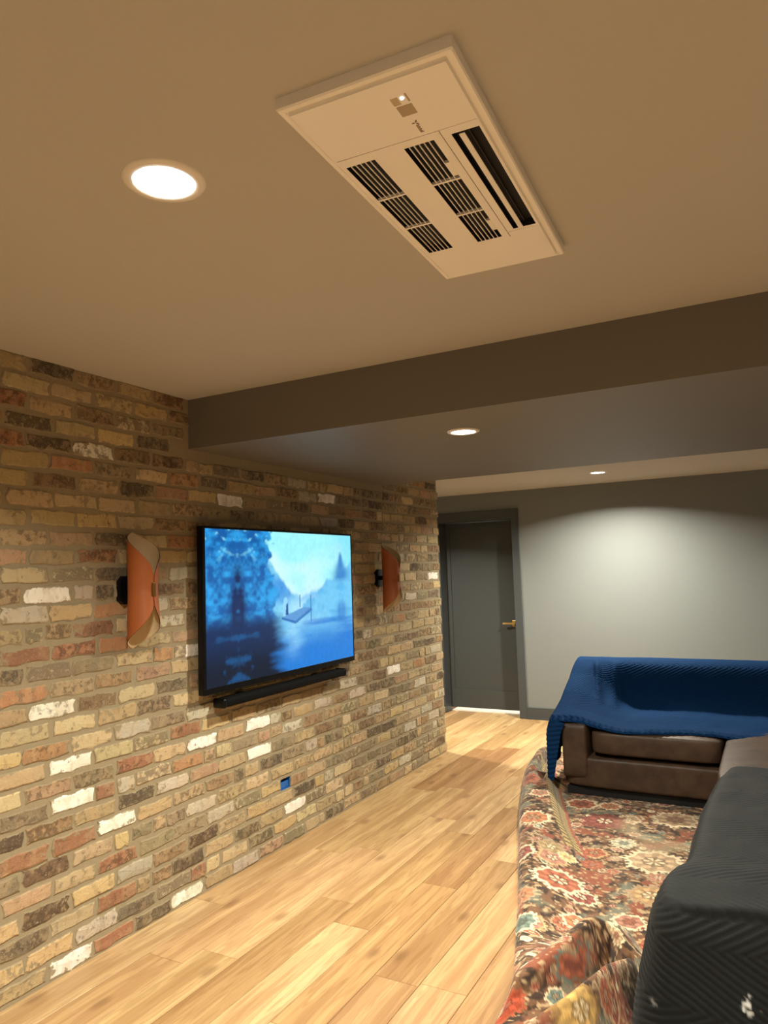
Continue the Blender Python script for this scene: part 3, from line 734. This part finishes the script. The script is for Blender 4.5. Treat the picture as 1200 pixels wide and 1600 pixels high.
# --- black blanket over the chaise
per = [(2.262, 4.26), (2.225, 4.10), (2.205, 3.7), (2.203, 3.3), (2.205, 3.0), (2.20, 2.88), (2.165, 2.80), (2.145, 2.72), (2.145, 2.60), (2.155, 2.545), (2.18, 2.512), (2.22, 2.50), (2.32, 2.50), (2.6, 2.51), (3.15, 2.52)]
Ns = 480
PP, sp_ = spline(per, Ns, 1)
nrm = np.stack([np.gradient(PP[:, 1]), -np.gradient(PP[:, 0])], -1); nrm /= np.linalg.norm(nrm, axis=1, keepdims=True)
nrm = -nrm if nrm[Ns//4, 0] > 0 else nrm          # outward: -x on the left side
sl = np.interp(4.9-PP[:, 1], [0, 9], [0, 9])
k0 = np.argmax(PP[:, 1] < 2.86); frac = np.clip((np.arange(Ns)-k0)/(Ns-k0), 0, 1)
tgt = np.stack([np.full(Ns, 3.15), np.where(np.arange(Ns) < k0, PP[:, 1], 2.86-.34*frac)], -1)
nr, nh = 150, 80
rr = np.linspace(1, 0, nr)
def ztop(x, y): return .462+.014*sst(y, 2.92, 2.76)+.014*(fbm(x*4, y*3, 3)-.5)*2+.006*np.sin(x*9+y*4)
rows = []
for r in rr:
    q = PP*(1-r)+tgt*r
    ed_ = np.linalg.norm(q-PP, axis=1)
    z = ztop(q[:, 0], q[:, 1])-.03*np.exp(-(ed_/.018))
    rows.append(np.c_[q, z])
ze = rows[-1][:, 2]
for t in np.linspace(0, 1, nh+1)[1:]:
    drop = t*(ze-.03)
    leftside = sst(PP[:, 1], 2.62, 2.9)
    out = .022*np.sin(np.minimum(t*5, 1)*PI/2)+.055*t*(1-leftside)*np.exp(-((np.arange(Ns)-np.argmin(np.abs(PP[:, 0]-2.18)+np.abs(PP[:, 1]-2.512)))/70.)**2)+.02*t
    wv = .016*np.sin(sp_*19+1.5)*t+.02*(fbm(sp_*6, np.full(Ns, t*1.5), 3)-.5)*t
    q = PP+nrm*(out+wv)[:, None]
    hemz = leftside*.10*t
    rows.append(np.c_[q, ze-drop+hemz])
full = np.array(rows)                              # (nr+nh, Ns, 3)
nn = normals(full)
if nn[nr//2, Ns//3, 2] < 0: nn = -nn
isskirt = (np.arange(nr+nh) >= nr)[:, None]
qu = np.where(isskirt, sp_[None, :]+0*full[..., 0], full[..., 0]); qv = np.where(isskirt, full[..., 2], full[..., 1]*.8)
amp = np.where(isskirt, .0075, .003)
full = full+nn*chevron(qu, qv, .042, .36, 1.0)[..., None]*amp[..., None]
cols = np.ones((nr+nh, Ns, 3))*c3(17, 19, 19)
cols *= (.85+.3*fbm(full[..., 0]*30, full[..., 1]*30+full[..., 2]*30, 3))[..., None]
def scuff(cx, cy, cz, rad, th_):
    global cols
    dd = np.sqrt(((full-np.array([cx, cy, cz]))**2*np.array([1, .3, 1.6])).sum(-1))
    m_ = sst(rad-dd, 0, rad*.5)*sst(fbm(full[..., 0]*60+3, full[..., 2]*40, 3), th_, th_+.08)
    cols = lerp3(cols, c3(190, 190, 186), np.clip(m_, 0, .9))
scuff(2.395, 2.47, .235, .05, .6); scuff(2.13, 2.50, .16, .02, .5); scuff(2.30, 4.0, .47, .012, .1); scuff(2.24, 4.12, .46, .01, .1)
M_BLKQ = attr_mat('black_quilt', rough=.7, sheen=.06, bump=.15, spec=.16)
bb_ = obj('black_blanket', grid_mesh('black_blanket', full, cols), M_BLKQ)
bb_.modifiers.new('thickness', 'SOLIDIFY').thickness = .004
tag(bb_, 'black quilted moving blanket covering the near arm of the sofa', 'blanket')

# ------------------------------------------------------------------ rug
Yl = np.array([1.9, 2.3, 2.66, 3.3, 3.9, 4.47, 5.14, 5.7, 6.02]); Xl = np.array([1.66, 1.63, 1.60, 1.41, 1.215, 1.035, .855, .77, .755])
hY = np.array([1.9, 2.6, 3.3, 4.0, 4.6, 5.2, 5.75, 5.95, 6.02]); hH = np.array([.05, .055, .065, .085, .11, .125, .10, .05, .012])
rY = np.array([1.9, 2.6, 3.3, 3.98, 4.24, 4.73, 5.2, 5.5, 6.02]); rX = np.array([1.98, 1.95, 1.83, 1.56, 1.43, 1.255, 1.085, .985, .86])
nvv, nuu = 860, 350
yv = np.r_[np.linspace(1.98, 3.0, 430, endpoint=False), np.linspace(3.0, 6.02, 430)]
xl = np.interp(yv, Yl, Xl); hh_ = np.interp(yv, hY, hH); xr = np.interp(yv, rY, rX)
for arr in (xl, hh_, xr):
    for _ in range(3): arr[8:-8] = np.convolve(arr, np.ones(17)/17, 'valid')
xend = np.where(yv > SY0+.1, 1.9, 2.75)
su_ = np.linspace(0, 1, nuu)
Rx = np.zeros((nvv, nuu)); Rz = np.zeros((nvv, nuu)); Ry = np.repeat(yv[:, None], nuu, 1)
for j in range(nvv):
    wd = xr[j]-xl[j]; h = hh_[j]
    a_ = min(.075, wd*.4)
    pth = [(xl[j]+.012, .004)]+[(xl[j]+a_*(1-math.cos(t)), .004+h*math.sin(t)**.9) for t in np.linspace(.12, PI/2, 14)]
    k_ = sst(yv[j], 3.6, 4.3)
    for f in np.linspace(.05, 1, 16):
        x = xl[j]+a_+(wd-a_)*f
        zz = (1-k_)*h*(1-sst(f, -.15, 1.0))/(1-sst(-.0, -.15, 1.0))+k_*h*(.94*(1-sst(f, .5, 1.0))+.06*(1-f))*(1-.75*np.exp(-((f-.34)/.15)**2)*sst(yv[j], 4.75, 5.15))
        pth.append((x, .008+zz*1.0 if f < 1 else .008))
    pth += [(xr[j]+(xend[j]-xr[j])*f, .008) for f in np.linspace(.02, 1, 40)]
    pth = np.array(pth); sg = np.r_[0, np.cumsum(np.hypot(*np.diff(pth, axis=0).T))]
    q = sg[-1]*su_
    Rx[j] = np.interp(q, sg, pth[:, 0]); Rz[j] = np.interp(q, sg, pth[:, 1])
arc = np.concatenate([np.zeros((nvv, 1)), np.cumsum(np.hypot(np.diff(Rx, axis=1), np.diff(Rz, axis=1)), 1)], 1)
# gentle waves on the slack part, then the crumpled near end
slack = sst(Rx, xr[:, None]+.25, xl[:, None]+.05)
Rz += .016*(fbm(Rx*7, Ry*5, 3)-.4)*slack*sst(Ry, 4.6, 4.2)*sst(Rz, 0, .03)
def seg_d(ax, ay, bx, by):
    t = np.clip(((Rx-ax)*(bx-ax)+(Ry-ay)*(by-ay))/((bx-ax)**2+(by-ay)**2), 0, 1)
    px_, py_ = ax+t*(bx-ax), ay+t*(by-ay)
    sgn = np.sign((bx-ax)*(Ry-ay)-(by-ay)*(Rx-ax))
    return np.hypot(Rx-px_, Ry-py_), sgn, t
def ridge(pts, hs, wn, wf):
    best = np.zeros_like(Rx)
    for (a, b_), (h0, h1) in zip(zip(pts[:-1], pts[1:]), zip(hs[:-1], hs[1:])):
        dd, sg, t = seg_d(*a, *b_)
        wd = np.where(sg > 0, wf, wn); h = h0+(h1-h0)*t
        best = np.maximum(best, h*np.exp(-(dd/wd)**2.2))
    return best
R1 = ridge([(1.62, 2.36), (1.70, 2.50), (1.79, 2.68), (1.858, 2.84), (1.93, 2.86), (2.0, 2.78)], [.05, .12, .165, .205, .185, .14], .036, .12)
R2 = ridge([(1.70, 1.98), (1.80, 2.12), (1.90, 2.36), (1.965, 2.58), (2.005, 2.73)], [.16, .175, .185, .18, .14], .05, .04)
near = sst(Ry, 3.25, 2.9)
bump_ = np.maximum(R1, R2)
keep = sst(Rx, xl[:, None]+.0, xl[:, None]+.06)*sst(Rx, 2.12, 2.05)
Rz = np.maximum(Rz*(1-.7*sst(bump_, .01, .08)), .008)*(1-.0*near)+bump_*keep
Rz = np.where(Rx > 2.10, .008, Rz)
Rz[:, 0] = .004
# pattern
def oncol(*c): return np.ones((nvv, nuu, 3))*c3(*c)
dxr, dzr = np.diff(Rx, axis=1), np.diff(Rz, axis=1)
su2 = 3.0-np.concatenate([np.cumsum(np.hypot(dxr, dzr)[:, ::-1], 1)[:, ::-1], np.zeros((nvv, 1))], 1)-(2.75-xend)[:, None]
su2 = su2-1.25
low = np.minimum(np.abs(np.diff(Rz, axis=0)), 1)*(Ry[:-1] < 3.2)
sv2 = 6.02-np.concatenate([np.cumsum(np.hypot(np.diff(Ry, axis=0), low)[::-1], 0)[::-1], np.zeros((1, nuu))], 0)
col = lerp3(oncol(58, 44, 36), c3(108, 78, 56), sst(fbm(su2*34, sv2*34, 3), .42, .6))
col = lerp3(col, c3(138, 78, 58), sst(fbm(su2*11+5, sv2*11, 3), .55, .66)*.8)
col = lerp3(col, c3(112, 116, 100), sst(fbm(su2*6+25, sv2*6+8, 3), .60, .70)*.75)
col = lerp3(col, c3(178, 150, 114), sst(fbm(su2*50+9, sv2*70, 2), .60, .70)*.85)
r_ = random.Random(5)
def flower(cu, cv, rad, body, ring, heart, petals, serr=22, sq=1.0):
    global col
    du, dv = (su2-cu)/sq, (sv2-cv)*1.0
    m0 = (np.abs(du) < rad*1.4) & (np.abs(dv) < rad*1.4)
    if not m0.any(): return
    du, dv = du[m0], dv[m0]; c = col[m0]
    rr_ = np.hypot(du, dv)/rad; an_ = np.arctan2(dv, du)
    wob = 1+.09*np.cos(petals*an_)+.05*(fbm(du*60, dv*60, 2)-.5)*2
    q = rr_/wob; ser = 1+.07*np.sign(np.sin(serr*an_))
    px3 = lambda *k: np.ones((len(du), 3))*c3(*k)
    inten = np.clip(.75+.5*fbm(du*90+4, dv*90, 2), .6, 1.25)[:, None]
    c = np.where((q < 1.0*ser)[:, None], c3(*ring)*inten, c)
    c = np.where((q < .80)[:, None], c3(*body)*inten, c)
    pm = (np.cos(petals*an_+q*4) > .2) & (q > .42) & (q < .74)
    c = np.where(pm[:, None], c3(*[min(255, int(k*1.22)) for k in body])*inten, c)
    c = np.where((q < .42)[:, None], c3(*[int(k*.8) for k in body])*inten, c)
    c = np.where(((q < .34) & (np.cos(6*an_) > -.2))[:, None], c3(*heart)*inten, c)
    c = np.where((q < .10)[:, None], c3(*body), c)
    col[m0] = c
CREAM, RUST, ORNG, TANC, DRED, TEAL, PINK = (212, 190, 156), (142, 82, 60), (158, 102, 72), (160, 134, 106), (118, 66, 56), (98, 110, 100), (152, 106, 88)
# small scattered florets, then the large medallions
for _ in range(520):
    cu, cv = r_.uniform(-.1, 1.75), r_.uniform(1.3, 6.0)
    flower(cu, cv, r_.uniform(.014, .034), r_.choice([RUST, PINK, TANC, DRED, CREAM, PINK, TEAL]), r_.choice([CREAM, TANC, PINK, (60, 46, 40)]), r_.choice([CREAM, RUST, TANC]), r_.choice([4, 5, 6]), 10)
for _ in range(76):
    cu, cv = r_.uniform(-.1, 1.75), r_.uniform(1.3, 6.0)
    flower(cu, cv, r_.uniform(.05, .085), r_.choice([RUST, ORNG, TANC, DRED, PINK]), r_.choice([CREAM, TANC, (190, 150, 110)]), r_.choice([CREAM, TANC]), r_.choice([5, 6, 8]), 18)
BIG = [(1.549, 3.491, .125, RUST, CREAM, CREAM), (1.555, 4.506, .125, DRED, (120, 62, 52), CREAM), (1.927, 4.688, .13, TANC, CREAM, PINK), (1.905, 3.997, .145, TANC, CREAM, CREAM), (1.23, 4.158, .10, ORNG, CREAM, TANC), (.997, 4.833, .10, RUST, PINK, DRED), (1.949, 3.60, .11, (160, 128, 92), TANC, CREAM), (1.421, 3.84, .075, (140, 118, 84), TANC, CREAM), (1.63, 3.84, .06, RUST, RUST, PINK), (1.72, 3.16, .07, ORNG, CREAM, CREAM), (1.52, 3.02, .07, TEAL, CREAM, (80, 84, 70)), (1.36, 4.77, .10, RUST, CREAM, DRED), (1.51, 3.80, .05, (190, 160, 110), CREAM, TANC), (1.72, 4.2, .07, (168, 158, 134), (190, 180, 150), TEAL), (1.84, 2.72, .07, RUST, TEAL, DRED), (1.66, 2.38, .06, (138, 62, 42), (150, 78, 54), RUST), (1.93, 2.36, .09, (172, 138, 82), (140, 108, 66), CREAM), (2.0, 2.66, .05, (120, 84, 50), CREAM, TANC), (1.9, 3.3, .07, PINK, CREAM, RUST)]
for x, y, rd, b1, r1, h1 in BIG:
    k = np.argmin((Rx-x)**2+(Ry-y)**2+0*Rz); flower(su2.flat[k], sv2.flat[k], rd, b1, r1, h1, 8 if rd > .09 else 6, 26 if rd > .09 else 16)
# worn paler field towards the middle
wornm = sst(fbm(Rx*3.2, Ry*4, 3), .45, .65)*sst(Rx, 1.55, 1.75)*sst(Ry, 3.6, 4.1)*sst(Ry, 4.85, 4.5)
col = lerp3(col, c3(176, 158, 126), wornm*.5)
# leafy yellow border on the right slope of the hump
kx = (Rx-(xr[:, None]-.105))/.09
bmk = ((kx > 0) & (kx < 1) & (Ry > 3.95) & (Ry < 5.5))
leafy = np.abs(np.sin((Ry*1.0+np.abs(kx-.5)*.05)*PI/.045)) > .45
bc = np.where(leafy[..., None], c3(176, 150, 98), c3(52, 44, 32))
bc = np.where((np.abs(kx-.5) < .06)[..., None], c3(120, 100, 66), bc)
col = np.where(bmk[..., None], bc, col)
ln = (kx >= 1) & (kx < 1.18) & (Ry > 3.9) & (Ry < 5.5)
col = np.where(ln[..., None], c3(150, 82, 70), col)
col *= (.82+.36*vnoise(su2*400, sv2*400))[..., None]
P = np.stack([Rx, Ry, Rz], -1)
M_RUG = attr_mat('rug_pile', rough=.95, sheen=.15, bump=.35, bscale=420, spec=.1)
rug = obj('oriental_rug', grid_mesh('oriental_rug', P, np.clip(col, 0, 1), flip=True), M_RUG)
tag(rug, 'rust and brown floral rug bunched into folds along its left edge', 'rug')
